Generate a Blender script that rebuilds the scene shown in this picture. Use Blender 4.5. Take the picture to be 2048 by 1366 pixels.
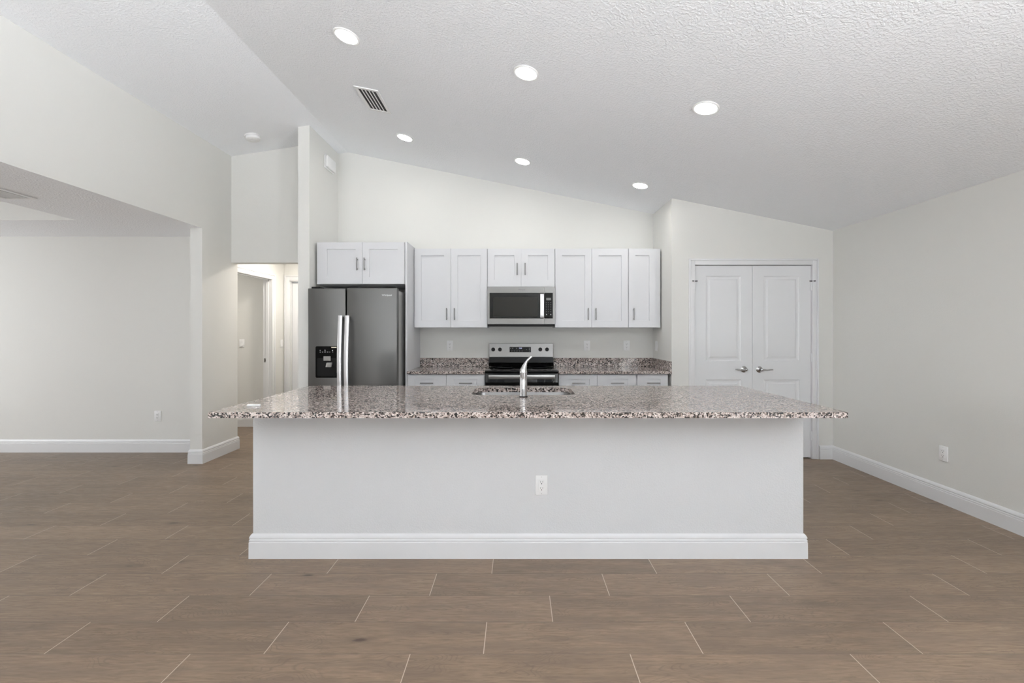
import bpy, bmesh, math
from mathutils import Vector, Matrix

for o in list(bpy.data.objects):
    bpy.data.objects.remove(o, do_unlink=True)
SC = bpy.context.scene
COL = SC.collection

# ------------------------------------------------------------------ camera
F, VX, VY, H = 890.0, 1034.0, 663.0, 1.327          # focal length (px), vanishing point, eye height
cd = bpy.data.cameras.new("camera")
cam = bpy.data.objects.new("camera", cd)
COL.objects.link(cam)
cd.sensor_fit = 'HORIZONTAL'
cd.sensor_width = 36.0
cd.lens = 36.0 * F / 2048.0
cd.shift_x = (1024.0 - VX) / 2048.0
cd.shift_y = (VY - 683.0) / 2048.0
cd.clip_start = 0.05
cam.location = (0, 0, H)
cam.rotation_euler = (math.radians(90), 0, 0)
SC.camera = cam

# ------------------------------------------------------------------ light and exposure
SC.view_settings.view_transform = 'Standard'
SC.view_settings.look = 'None'
SC.view_settings.gamma = 1.0
SC.view_settings.exposure = 0.15
SC.cycles.max_bounces = 12
SC.cycles.diffuse_bounces = 7
SC.cycles.glossy_bounces = 5
SC.cycles.sample_clamp_indirect = 8.0
SC.cycles.use_denoising = True
wd = bpy.data.worlds.new("sky")
SC.world = wd
wd.use_nodes = True
wd.node_tree.nodes['Background'].inputs[0].default_value = (0.87, 0.935, 1.0, 1)


def area(name, loc, rot, sx, sy, power, color, shape='RECTANGLE', spread=None):
    ld = bpy.data.lights.new(name, 'AREA')
    ld.shape = shape
    ld.size = sx
    if shape in ('RECTANGLE', 'ELLIPSE'):
        ld.size_y = sy
    ld.energy = power
    ld.color = color
    if spread:
        ld.spread = spread
    o = bpy.data.objects.new(name, ld)
    COL.objects.link(o)
    o.location = loc
    o.rotation_euler = rot
    return o


R90 = math.radians(90)
DAY = (0.97, 0.985, 1.0)
WARM = (1.0, 0.90, 0.76)
W_SKY, P_LEFTROOM, P_PATIO, P_YARD, P_YARD_L, P_HALL, P_BED, E_CAN = 0.7, 92.0, 3600.0, 11200.0, 1600.0, 17.0, 14.5, 84.0
wd.node_tree.nodes['Background'].inputs[1].default_value = W_SKY
# sampling portals in the glazed openings: they only tell the renderer where the sky light comes in
for px, py, pz, prot, psx, psy in ((2.35, -3.95, 1.17, 0.0, 1.6, 2.35), (-2.25, -3.95, 1.17, 0.0, 1.6, 2.35), (3.36, -1.9, 1.5, R90, 2.8, 1.5), (-3.22, -2.0, 1.5, -R90, 2.4, 1.5)):
    pl = area("sky_portal", (px, py, pz), (R90, 0, prot), psx, psy, 1.0, DAY)
    pl.data.cycles.is_portal = True
area("daylight_left_room_window", (-7.58, 2.6, 1.35), (R90, 0, -R90), 2.6, 1.6, P_LEFTROOM, DAY)
# upward lamps added outside the rear glass and side windows brighten the vault
area("patio_uplight_fill", (0.0, -6.7, 0.0), (2 * R90, 0, 0), 9.0, 5.0, P_PATIO, (0.93, 0.965, 1.0))
area("side_yard_uplight_fill", (6.7, -1.9, 0.0), (2 * R90, 0, 0), 6.0, 5.0, P_YARD, (0.93, 0.965, 1.0))
area("side_yard_uplight_fill", (-6.0, -2.6, 0.0), (2 * R90, 0, 0), 5.0, 3.8, P_YARD_L, (0.93, 0.965, 1.0))  # lamp added outside the left window to brighten right and pantry walls
area("hall_ceiling_lamp", (-2.75, 5.75, 2.40), (0, 0, 0), 0.16, 0.16, P_HALL, (1.0, 0.93, 0.84), 'DISK')
area("bedroom_fill", (-4.8, 5.55, 2.40), (0, 0, 0), 0.16, 0.16, P_BED, (1.0, 0.96, 0.90), 'DISK')  # unseen lamp added to brighten the wall behind the doorway

# ------------------------------------------------------------------ mesh helpers


class MB:
    def __init__(self):
        self.bm = bmesh.new()

    def _merge(self, t):
        me = bpy.data.meshes.new("t")
        t.to_mesh(me)
        t.free()
        self.bm.from_mesh(me)
        bpy.data.meshes.remove(me)

    def box(self, x0, x1, y0, y1, z0, z1, bev=0.0, seg=2, edges=None):
        t = bmesh.new()
        vs = [t.verts.new((x, y, z)) for z in (z0, z1) for y in (y0, y1) for x in (x0, x1)]
        for f in ((0, 2, 3, 1), (4, 5, 7, 6), (0, 1, 5, 4), (2, 6, 7, 3), (0, 4, 6, 2), (1, 3, 7, 5)):
            t.faces.new([vs[i] for i in f])
        if bev > 0:
            es = [e for e in t.edges if edges is None or edges(e)]
            bmesh.ops.bevel(t, geom=es, offset=bev, segments=seg, affect='EDGES', profile=0.5)
        self._merge(t)
        return self

    def prism(self, poly, axis, a0, a1, bev=0.0):
        """Polygon extruded along an axis: 'x' takes (y,z), 'y' takes (x,z), 'z' takes (x,y)."""
        t = bmesh.new()

        def P(p, a):
            return {'x': (a, p[0], p[1]), 'y': (p[0], a, p[1]), 'z': (p[0], p[1], a)}[axis]
        A = [t.verts.new(P(p, a0)) for p in poly]
        B = [t.verts.new(P(p, a1)) for p in poly]
        t.faces.new(A)
        t.faces.new(B[::-1])
        n = len(poly)
        for i in range(n):
            t.faces.new((A[i], B[i], B[(i + 1) % n], A[(i + 1) % n]))
        bmesh.ops.recalc_face_normals(t, faces=t.faces[:])
        if bev > 0:
            bmesh.ops.bevel(t, geom=t.edges[:], offset=bev, segments=2, affect='EDGES', profile=0.5)
        self._merge(t)
        return self

    def lathe(self, prof, c, axis='z', seg=32, flip=False):
        """Profile of (radius, height) turned about an axis through c."""
        t = bmesh.new()

        def P(r, h, a):
            u, v = r * math.cos(a), r * math.sin(a)
            if axis == 'z':
                return (c[0] + u, c[1] + v, c[2] + h)
            if axis == 'y':
                return (c[0] + u, c[1] + h, c[2] + v)
            return (c[0] + h, c[1] + u, c[2] + v)
        rings = []
        for r, h in prof:
            if r < 1e-6:
                rings.append([t.verts.new(P(0, h, 0))])
            else:
                rings.append([t.verts.new(P(r, h, 2 * math.pi * k / seg)) for k in range(seg)])
        for A, B in zip(rings, rings[1:]):
            for k in range(seg):
                k2 = (k + 1) % seg
                if len(A) == 1 and len(B) == 1:
                    continue
                if len(A) == 1:
                    t.faces.new((A[0], B[k], B[k2]))
                elif len(B) == 1:
                    t.faces.new((A[k], B[0], A[k2]))
                else:
                    t.faces.new((A[k], B[k], B[k2], A[k2]))
        for ring in (rings[0], rings[-1]):
            if len(ring) > 1:
                t.faces.new(ring)
        bmesh.ops.recalc_face_normals(t, faces=t.faces[:])
        self._merge(t)
        return self

    def tube(self, pts, radii, seg=16, sx=1.0, sy=1.0):
        t = bmesh.new()
        pts = [Vector(p) for p in pts]
        if not hasattr(radii, '__len__'):
            radii = [radii] * len(pts)
        up = None
        rings = []
        for i, p in enumerate(pts):
            d = (pts[min(i + 1, len(pts) - 1)] - pts[max(i - 1, 0)]).normalized()
            if up is None:
                up = Vector((0, 1, 0)) if abs(d.y) < 0.9 else Vector((0, 0, 1))
            a = d.cross(up).normalized()
            b = a.cross(d).normalized()
            up = b
            rings.append([t.verts.new(p + (a * math.cos(2 * math.pi * k / seg) * sx + b * math.sin(2 * math.pi * k / seg) * sy) * radii[i]) for k in range(seg)])
        for A, B in zip(rings, rings[1:]):
            for k in range(seg):
                t.faces.new((A[k], A[(k + 1) % seg], B[(k + 1) % seg], B[k]))
        t.faces.new(rings[0])
        t.faces.new(rings[-1])
        bmesh.ops.recalc_face_normals(t, faces=t.faces[:])
        self._merge(t)
        return self

    def strip(self, path, w, th, axis_w=(1, 0, 0), bev=0.0015):
        """A flat bar swept along path: w across axis_w, th across the other way."""
        t = bmesh.new()
        aw = Vector(axis_w).normalized()
        pts = [Vector(p) for p in path]
        rings = []
        for i, p in enumerate(pts):
            d = (pts[min(i + 1, len(pts) - 1)] - pts[max(i - 1, 0)]).normalized()
            n = d.cross(aw).normalized()
            rings.append([t.verts.new(p + aw * (sa * w / 2) + n * (sb * th / 2)) for sa, sb in ((-1, -1), (1, -1), (1, 1), (-1, 1))])
        for A, B in zip(rings, rings[1:]):
            for k in range(4):
                t.faces.new((A[k], A[(k + 1) % 4], B[(k + 1) % 4], B[k]))
        t.faces.new(rings[0])
        t.faces.new(rings[-1])
        bmesh.ops.recalc_face_normals(t, faces=t.faces[:])
        if bev:
            es = [e for e in t.edges if e.calc_face_angle(0) > 0.6]
            bmesh.ops.bevel(t, geom=es, offset=bev, segments=2, affect='EDGES', profile=0.5)
        self._merge(t)
        return self

    def panelled(self, x0, x1, y, t_, z0, z1, panels, rings, bev=0.0):
        """A slab whose front (facing -Y, at y) carries recessed panels. panels: (px0,px1,pz0,pz1); rings: (inset, depth) steps."""
        b = bmesh.new()

        def quad(pts):
            b.faces.new([b.verts.new(p) for p in pts])

        def frect(a0, a1, c0, c1):
            if a1 - a0 > 1e-6 and c1 - c0 > 1e-6:
                quad([(a0, y, c0), (a1, y, c0), (a1, y, c1), (a0, y, c1)])
        px0, px1 = panels[0][0], panels[0][1]
        frect(x0, px0, z0, z1)
        frect(px1, x1, z0, z1)
        zz = z0
        for p in sorted(panels, key=lambda p: p[2]):
            frect(px0, px1, zz, p[2])
            zz = p[3]
            prev = (p[0], p[1], p[2], p[3], y)
            for ins, dep in rings:
                cur = (p[0] + ins, p[1] - ins, p[2] + ins, p[3] - ins, y + dep)
                A = [(prev[0], prev[4], prev[2]), (prev[1], prev[4], prev[2]), (prev[1], prev[4], prev[3]), (prev[0], prev[4], prev[3])]
                B = [(cur[0], cur[4], cur[2]), (cur[1], cur[4], cur[2]), (cur[1], cur[4], cur[3]), (cur[0], cur[4], cur[3])]
                for k in range(4):
                    k2 = (k + 1) % 4
                    quad([A[k], A[k2], B[k2], B[k]])
                prev = cur
            quad([(prev[0], prev[4], prev[2]), (prev[1], prev[4], prev[2]), (prev[1], prev[4], prev[3]), (prev[0], prev[4], prev[3])])
        frect(px0, px1, zz, z1)
        yb = y + t_
        quad([(x0, yb, z0), (x0, yb, z1), (x1, yb, z1), (x1, yb, z0)])
        quad([(x0, y, z0), (x0, y, z1), (x0, yb, z1), (x0, yb, z0)])
        quad([(x1, y, z0), (x1, yb, z0), (x1, yb, z1), (x1, y, z1)])
        quad([(x0, y, z0), (x0, yb, z0), (x1, yb, z0), (x1, y, z0)])
        quad([(x0, y, z1), (x1, y, z1), (x1, yb, z1), (x0, yb, z1)])
        bmesh.ops.remove_doubles(b, verts=b.verts[:], dist=1e-5)
        self._merge(b)
        return self

    def sweep(self, path, prof, closed=False):
        """Skirting-board sweep: path of (x,y) with the room on its left; profile of (out, z)."""
        t = bmesh.new()
        n = len(path)
        P = [Vector(p) for p in path]
        rings = []
        for i in range(n):
            nrm = []
            if i > 0:
                d = (P[i] - P[i - 1]).normalized()
                nrm.append(Vector((-d.y, d.x)))
            if i < n - 1:
                d = (P[i + 1] - P[i]).normalized()
                nrm.append(Vector((-d.y, d.x)))
            m = nrm[0] if len(nrm) == 1 else (nrm[0] + nrm[1]) / (1 + nrm[0].dot(nrm[1]))
            rings.append([t.verts.new((P[i].x + m.x * o, P[i].y + m.y * o, z)) for o, z in prof])
        for A, B in zip(rings, rings[1:]):
            for k in range(len(prof) - 1):
                t.faces.new((A[k], B[k], B[k + 1], A[k + 1]))
            t.faces.new((A[-1], B[-1], B[0], A[0]))
        t.faces.new(rings[0])
        t.faces.new(rings[-1])
        bmesh.ops.recalc_face_normals(t, faces=t.faces[:])
        self._merge(t)
        return self

    def build(self, name, mat, parent=None, smooth=0, local=False, **props):
        off = Vector((0, 0, 0))
        if parent is not None and not local:
            p = parent
            while p is not None:
                off += p.location
                p = p.parent
        if off.length > 0:
            bmesh.ops.translate(self.bm, verts=self.bm.verts[:], vec=-off)
        me = bpy.data.meshes.new(name)
        self.bm.to_mesh(me)
        self.bm.free()
        if smooth:
            me.shade_smooth()
            me.set_sharp_from_angle(angle=math.radians(smooth))
        for m in (mat if isinstance(mat, (list, tuple)) else [mat]):
            me.materials.append(m)
        o = bpy.data.objects.new(name, me)
        COL.objects.link(o)
        o.parent = parent
        for k, v in props.items():
            o[k] = v
        return o


def thing(name, label, cat, loc=(0, 0, 0), group=None, rot=None):
    o = bpy.data.objects.new(name, None)
    o.empty_display_size = 0.1
    COL.objects.link(o)
    o.location = loc
    if rot:
        o.rotation_euler = rot
    o["label"] = label
    o["category"] = cat
    if group:
        o["group"] = group
    return o


def tag(o, label, cat, group=None):
    o["label"] = label
    o["category"] = cat
    if group:
        o["group"] = group
    return o


def struct(name, mb, mat, parent=None, **kw):
    return mb.build(name, mat, parent, kind="structure", **kw) if parent is None else mb.build(name, mat, parent, **kw)


def copy_tree(o, parent=None, **props):
    c = o.copy()
    COL.objects.link(c)
    c.parent = parent
    for k, v in props.items():
        c[k] = v
    for ch in list(o.children):
        copy_tree(ch, c)
    return c


def lettering(name, text, size, loc, rot, mat, parent, ext=0.0004, shear=0.0, space=1.0):
    cu = bpy.data.curves.new(name, 'FONT')
    cu.body = text
    cu.size = size
    cu.extrude = ext
    cu.shear = shear
    cu.space_character = space
    cu.align_x = 'CENTER'
    cu.align_y = 'CENTER'
    tmp = bpy.data.objects.new(name, cu)
    COL.objects.link(tmp)
    tmp.location = loc
    tmp.rotation_euler = rot
    dg = bpy.context.evaluated_depsgraph_get()
    me = bpy.data.meshes.new_from_object(tmp.evaluated_get(dg))
    me.transform(Matrix.LocRotScale(Vector(loc), tmp.rotation_euler, None))
    bpy.data.objects.remove(tmp, do_unlink=True)
    off = Vector((0, 0, 0))
    p = parent
    while p is not None:
        off += p.location
        p = p.parent
    me.transform(Matrix.Translation(-off))
    me.materials.clear()
    me.materials.append(mat)
    o = bpy.data.objects.new(name, me)
    COL.objects.link(o)
    o.parent = parent
    return o


# ------------------------------------------------------------------ materials


def mat(name, col, rough=0.5, metal=0.0, spec=0.5, emit=None, emit_s=0.0, coat=0.0):
    m = bpy.data.materials.new(name)
    m.use_nodes = True
    b = m.node_tree.nodes['Principled BSDF']
    b.inputs['Base Color'].default_value = (*col, 1)
    b.inputs['Roughness'].default_value = rough
    b.inputs['Metallic'].default_value = metal
    b.inputs['Specular IOR Level'].default_value = spec
    b.inputs['Coat Weight'].default_value = coat
    if emit:
        b.inputs['Emission Color'].default_value = (*emit, 1)
        b.inputs['Emission Strength'].default_value = emit_s
    return m


class NT:
    """Small wrapper for wiring node trees."""

    def __init__(self, m):
        self.t = m.node_tree
        self.b = self.t.nodes['Principled BSDF']

    def n(self, typ, ins=None, **kw):
        nd = self.t.nodes.new(typ)
        for k, v in kw.items():
            setattr(nd, k, v)
        for k, v in (ins or {}).items():
            if hasattr(v, 'is_linked'):
                self.t.links.new(v, nd.inputs[k])
            else:
                nd.inputs[k].default_value = v
        return nd

    def math(self, op, a, b=None, c=None):
        ins = {0: a}
        if b is not None:
            ins[1] = b
        if c is not None:
            ins[2] = c
        return self.n('ShaderNodeMath', ins, operation=op).outputs[0]

    def mix(self, f, a, b, blend='MIX'):
        nd = self.t.nodes.new('ShaderNodeMix')
        nd.data_type = 'RGBA'
        nd.blend_type = blend
        for i, v in ((0, f), (6, a), (7, b)):
            if hasattr(v, 'is_linked'):
                self.t.links.new(v, nd.inputs[i])
            elif i == 0:
                nd.inputs[i].default_value = v
            else:
                nd.inputs[i].default_value = (*v, 1)
        return nd.outputs[2]

    def ramp(self, f, stops, interp='LINEAR'):
        nd = self.n('ShaderNodeValToRGB', {0: f})
        cr = nd.color_ramp
        cr.interpolation = interp
        while len(cr.elements) < len(stops):
            cr.elements.new(0.5)
        for e, (p, c) in zip(cr.elements, stops):
            e.position = p
            e.color = (*c, 1) if hasattr(c, '__len__') else (c, c, c, 1)
        return nd.outputs[0]

    def set(self, name, v):
        self.t.links.new(v, self.b.inputs[name])

    def bump(self, h, strength, dist):
        nd = self.n('ShaderNodeBump', {'Height': h, 'Strength': strength, 'Distance': dist})
        self.t.links.new(nd.outputs[0], self.b.inputs['Normal'])


def textured_paint(name, col, rough, scale, strength, dist):
    m = mat(name, col, rough, spec=0.3)
    k = NT(m)
    pos = k.n('ShaderNodeNewGeometry').outputs['Position']
    n1 = k.n('ShaderNodeTexNoise', {'Vector': pos, 'Scale': scale, 'Detail': 3.0, 'Roughness': 0.55}).outputs[0]
    h = k.ramp(n1, [(0.42, 0.0), (0.62, 1.0)])
    k.bump(h, strength, dist)
    return m


M = {}
M['wall'] = textured_paint('wall_paint', (0.685, 0.681, 0.655), 0.7, 150.0, 0.12, 0.002)
M['ceiling'] = textured_paint('ceiling_texture', (0.875, 0.89, 0.915), 0.75, 75.0, 0.40, 0.006)
M['island'] = textured_paint('island_drywall', (0.625, 0.63, 0.64), 0.6, 110.0, 0.16, 0.003)
M['trim'] = mat('trim_paint', (0.70, 0.703, 0.712), 0.35)
M['door'] = mat('door_paint', (0.71, 0.717, 0.73), 0.4)
M['cab'] = mat('cabinet_paint', (0.63, 0.634, 0.652), 0.35)
M['plastic'] = mat('white_plastic', (0.80, 0.80, 0.80), 0.35)
M['dark'] = mat('dark_slot', (0.015, 0.015, 0.015), 0.6)
M['darkgap'] = mat('dark_recess', (0.03, 0.03, 0.03), 0.7)
M['black'] = mat('black_gloss', (0.004, 0.004, 0.004), 0.12, spec=0.12)
M['blackglass'] = mat('black_glass', (0.005, 0.005, 0.005), 0.06, spec=0.25)
M['window'] = mat('oven_window_glass', (0.022, 0.021, 0.018), 0.10, spec=0.18)
M['blackmatte'] = mat('black_matte', (0.008, 0.008, 0.008), 0.45, spec=0.15)
M['chrome'] = mat('chrome', (0.55, 0.55, 0.555), 0.10, 1.0)
M['nickel'] = mat('brushed_nickel', (0.22, 0.215, 0.21), 0.32, 1.0)
M['silver'] = mat('silver_handle', (0.80, 0.80, 0.82), 0.30, 0.75)
M['sinksteel'] = mat('sink_steel', (0.17, 0.167, 0.163), 0.28, 1.0)
M['logo_light'] = mat('logo_light', (0.62, 0.62, 0.62), 0.3, 0.6)
M['logo_dark'] = mat('logo_dark', (0.05, 0.05, 0.05), 0.4)
M['icon'] = mat('icon_print', (0.6, 0.6, 0.6), 0.5)
M['sticker'] = mat('cream_sticker', (0.80, 0.74, 0.56), 0.5)
M['lcd'] = mat('lcd_grey', (0.16, 0.16, 0.155), 0.3)
M['digits'] = mat('clock_digits', (0.2, 0.2, 0.3), 0.4, emit=(0.62, 0.66, 1.0), emit_s=0.9)
M['lens'] = mat('lamp_lens', (0.9, 0.9, 0.9), 0.5, emit=(0.98, 0.97, 0.93), emit_s=E_CAN)
M['keyprint'] = mat('key_print', (0.16, 0.16, 0.16), 0.5)
M['screw'] = mat('screw_white', (0.6, 0.6, 0.6), 0.4)
M['bronze'] = mat('dark_bronze', (0.05, 0.045, 0.05), 0.35, 0.7)


def brushed(name, col, rough, axis):
    m = mat(name, col, rough, 1.0)
    k = NT(m)
    pos = k.n('ShaderNodeNewGeometry').outputs['Position']
    sc = {'x': (2, 900, 900), 'z': (900, 900, 2)}[axis]
    v = k.n('ShaderNodeVectorMath', {0: pos, 1: sc}, operation='MULTIPLY').outputs[0]
    n1 = k.n('ShaderNodeTexNoise', {'Vector': v, 'Scale': 1.0, 'Detail': 2.0}).outputs[0]
    k.set('Roughness', k.n('ShaderNodeMapRange', {0: n1, 1: 0.3, 2: 0.7, 3: rough - 0.02, 4: rough + 0.02}).outputs[0])
    return m


M['steel'] = brushed('brushed_steel', (0.38, 0.372, 0.36), 0.30, 'x')
M['steel_dark'] = brushed('brushed_steel_dark', (0.18, 0.176, 0.170), 0.30, 'x')
M['slate'] = brushed('dark_stainless', (0.158, 0.156, 0.151), 0.38, 'x')


def granite():
    m = mat('speckled_granite', (0.5, 0.47, 0.45), 0.07, spec=0.9)
    k = NT(m)
    pos = k.n('ShaderNodeNewGeometry').outputs['Position']
    wob = k.n('ShaderNodeTexNoise', {'Vector': pos, 'Scale': 60.0, 'Detail': 2.0}).outputs[1]
    p2 = k.n('ShaderNodeVectorMath', {0: wob, 1: (0.012, 0.012, 0.012), 2: pos}, operation='MULTIPLY_ADD').outputs[0]
    v1 = k.n('ShaderNodeTexVoronoi', {'Vector': p2, 'Scale': 135.0, 'Randomness': 1.0}).outputs['Color']
    r1 = k.n('ShaderNodeSeparateColor', {0: v1}).outputs[0]
    v2 = k.n('ShaderNodeTexVoronoi', {'Vector': p2, 'Scale': 300.0}).outputs['Color']
    r2 = k.n('ShaderNodeSeparateColor', {0: v2}).outputs[1]
    cloud = k.n('ShaderNodeTexNoise', {'Vector': pos, 'Scale': 22.0, 'Detail': 3.0}).outputs[0]
    f = k.math('ADD', r1, k.math('MULTIPLY', k.math('SUBTRACT', cloud, 0.5), 0.5))
    base = k.ramp(f, [(0.0, (0.009, 0.009, 0.010)), (0.25, (0.022, 0.021, 0.022)), (0.27, (0.13, 0.112, 0.105)), (0.42, (0.30, 0.240, 0.216)), (0.58, (0.44, 0.365, 0.333)), (0.75, (0.56, 0.485, 0.45)), (1.0, (0.65, 0.59, 0.56))])
    fleck = k.ramp(r2, [(0.0, 0.25), (0.13, 0.3), (0.15, 1.0), (0.9, 1.0), (0.92, 1.25)], 'LINEAR')
    k.set('Base Color', k.mix(1.0, base, fleck, 'MULTIPLY'))
    return m


M['granite'] = granite()


def planks():
    """Wood-look tile: 0.905 m x 0.202 m boards along X, each row shifted by a third."""
    m = mat('wood_plank_tile', (0.3, 0.22, 0.17), 0.34, spec=0.32)
    k = NT(m)
    pos = k.n('ShaderNodeNewGeometry').outputs['Position']
    s = k.n('ShaderNodeSeparateXYZ', {0: pos})
    X, Y = s.outputs[0], s.outputs[1]
    W, L = 0.2022, 0.9045
    ry = k.math('DIVIDE', k.math('SUBTRACT', Y, 1.831), W)
    row = k.math('FLOOR', ry)
    fy = k.math('SUBTRACT', ry, row)
    rx = k.math('DIVIDE', k.math('SUBTRACT', k.math('ADD', X, 0.138), k.math('MULTIPLY', row, 0.3015)), L)
    colx = k.math('FLOOR', rx)
    fx = k.math('SUBTRACT', rx, colx)
    cid = k.n('ShaderNodeCombineXYZ', {0: row, 1: colx, 2: 3.7}).outputs[0]
    rnd = k.n('ShaderNodeTexWhiteNoise', {'Vector': cid}, noise_dimensions='3D')
    rv, rc = rnd.outputs[0], rnd.outputs[1]
    rs = k.n('ShaderNodeSeparateColor', {0: rc})
    # grain coordinates, shifted per board
    gx = k.math('ADD', k.math('MULTIPLY', X, 1.0), k.math('MULTIPLY', rs.outputs[0], 37.0))
    gy = k.math('ADD', Y, k.math('MULTIPLY', rs.outputs[1], 19.0))
    g = k.n('ShaderNodeCombineXYZ', {0: gx, 1: gy, 2: 0.0}).outputs[0]
    def scaled(a, b):
        return k.n('ShaderNodeVectorMath', {0: g, 1: (a, b, 1.0)}, operation='MULTIPLY').outputs[0]
    fine = k.n('ShaderNodeTexNoise', {'Vector': scaled(11.0, 105.0), 'Scale': 1.0, 'Detail': 6.0, 'Roughness': 0.65, 'Distortion': 0.5}).outputs[0]
    mid = k.n('ShaderNodeTexNoise', {'Vector': scaled(2.2, 14.0), 'Scale': 1.0, 'Detail': 4.0, 'Roughness': 0.55}).outputs[0]
    # cathedral figure: contour lines of a stretched noise field
    field = k.n('ShaderNodeTexNoise', {'Vector': scaled(2.4, 8.5), 'Scale': 1.0, 'Detail': 1.5, 'Roughness': 0.4}).outputs[0]
    rings = k.ramp(k.math('ABSOLUTE', k.math('SINE', k.math('MULTIPLY', field, 120.0))), [(0.0, 1.0), (0.55, 0.0)])
    ringmask = k.ramp(field, [(0.47, 0.0), (0.57, 1.0)])
    # knots: only some cells of a stretched cell pattern carry one
    vor = k.n('ShaderNodeTexVoronoi', {'Vector': scaled(2.3, 7.0), 'Scale': 1.0}, feature='F1')
    kn = k.math('ADD', vor.outputs['Distance'], k.math('MULTIPLY', k.math('SUBTRACT', fine, 0.5), 0.10))
    has = k.math('GREATER_THAN', k.n('ShaderNodeSeparateColor', {0: vor.outputs['Color']}).outputs[0], 0.55)
    core = k.math('MULTIPLY', has, k.ramp(kn, [(0.035, 1.0), (0.085, 0.0)]))
    halo = k.math('MULTIPLY', has, k.ramp(kn, [(0.05, 1.0), (0.26, 0.0)]))
    base = k.ramp(fine, [(0.28, (0.145, 0.101, 0.068)), (0.48, (0.206, 0.147, 0.101)), (0.72, (0.264, 0.193, 0.134))])
    base = k.mix(k.math('MULTIPLY', k.ramp(mid, [(0.36, 1.0), (0.58, 0.0)]), 0.68), base, (0.155, 0.112, 0.082))
    base = k.mix(k.math('MULTIPLY', k.math('MULTIPLY', rings, ringmask), 0.60), base, (0.13, 0.094, 0.068))
    base = k.mix(k.math('MULTIPLY', halo, 0.62), base, (0.12, 0.085, 0.061))
    base = k.mix(k.math('MULTIPLY', core, 0.85), base, (0.055, 0.038, 0.027))
    tone = k.n('ShaderNodeMapRange', {0: rv, 1: 0.0, 2: 1.0, 3: 0.88, 4: 1.12}).outputs[0]
    base = k.mix(1.0, base, k.n('ShaderNodeCombineColor', {0: tone, 1: tone, 2: tone}).outputs[0], 'MULTIPLY')
    # joints
    ey = k.math('MULTIPLY', k.math('MINIMUM', fy, k.math('SUBTRACT', 1.0, fy)), W)
    ex = k.math('MULTIPLY', k.math('MINIMUM', fx, k.math('SUBTRACT', 1.0, fx)), L)
    e = k.math('MINIMUM', ey, k.math('MULTIPLY', ex, 1.25))
    gap = k.ramp(k.math('DIVIDE', e, 0.004), [(0.45, 1.0), (0.65, 0.0)])
    gcol = k.mix(k.math('LESS_THAN', ex, ey), (0.135, 0.098, 0.072), (0.46, 0.375, 0.30))
    base = k.mix(gap, base, gcol)
    k.set('Base Color', base)
    k.set('Roughness', k.n('ShaderNodeMapRange', {0: fine, 1: 0.3, 2: 0.7, 3: 0.42, 4: 0.30}).outputs[0])
    h = k.math('SUBTRACT', k.math('MULTIPLY', fine, 0.25), gap)
    k.bump(h, 0.25, 0.001)
    return m


M['floor'] = planks()

# ------------------------------------------------------------------ room shell
RX, RZ, SR, SL = -2.0, 3.447, 0.2026, 0.155          # ridge of the vaulted ceiling and its two pitches
YB, YP = 5.265, 4.635                                 # kitchen back wall, pantry wall
XR, XL = 3.29, -3.165                                 # right wall, left wall


def cz(x):
    return RZ - SR * (x - RX) if x > RX else RZ - SL * (RX - x)


struct('floor', MB().box(-7.62, XR + 0.15, -4.0, 7.5, -0.1, 0.0), M['floor'])
struct('ceiling', MB().prism([(-3.3, cz(-3.3)), (RX, RZ), (3.45, cz(3.45)), (3.45, 3.65), (-3.3, 3.65)], 'y', -4.0, 5.4), M['ceiling'])


def wall_y(name, x0, x1, y0, y1, z0=0.0, m='wall'):
    """Wall across the room between x0 and x1, its top following the vault."""
    top = [(x1, cz(x1)), (x0, cz(x0))]
    if x0 < RX < x1:
        top.insert(1, (RX, RZ))
    return struct(name, MB().prism([(x0, z0), (x1, z0)] + top, 'y', y0, y1), M[m])


wall_y('wall_back', -2.115, 1.61, YB, YB + 0.12)
wall_y('wall_fridge_side', -2.232, -2.115, 4.536, YB + 0.12)
wall_y('wall_header', XL, -2.232, 4.93, 5.04, 2.09)
wall_y('wall_pantry_side', 1.61, 1.725, YP, YB + 0.12)
# pantry wall with the double-door opening
wp = MB()
DX0, DX1, DZ = 1.846, 3.078, 2.028
for x0, x1, z0 in ((1.725, DX0, 0), (DX0, DX1, DZ), (DX1, XR, 0)):
    wp.prism([(x0, z0), (x1, z0), (x1, cz(x1)), (x0, cz(x0))], 'y', YP, YP + 0.115)
struct('wall_pantry', wp, M['wall'])
struct('wall_pantry_back', MB().box(1.725, XR, YB, YB + 0.12, 0, 2.6), M['wall'])
# right wall with a window behind the camera
wr = MB()
zr = cz(XR)
for y0, y1, z0, z1 in ((-4.0, -3.3, 0, zr), (-0.5, YB + 0.12, 0, zr), (-3.3, -0.5, 0, 0.75), (-3.3, -0.5, 2.25, zr)):
    wr.box(XR, XR + 0.15, y0, y1, z0, z1)
struct('wall_right', wr, M['wall'])
w1 = MB()
for y0, y1, z0, z1 in ((-3.3, -0.5, 0.75, 0.8), (-3.3, -0.5, 2.2, 2.25), (-3.3, -3.25, 0.8, 2.2), (-1.93, -1.87, 0.8, 2.2), (-0.55, -0.5, 0.8, 2.2)):
    w1.box(XR + 0.05, XR + 0.10, y0, y1, z0, z1)
struct('window_1', w1, M['trim'])
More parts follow.
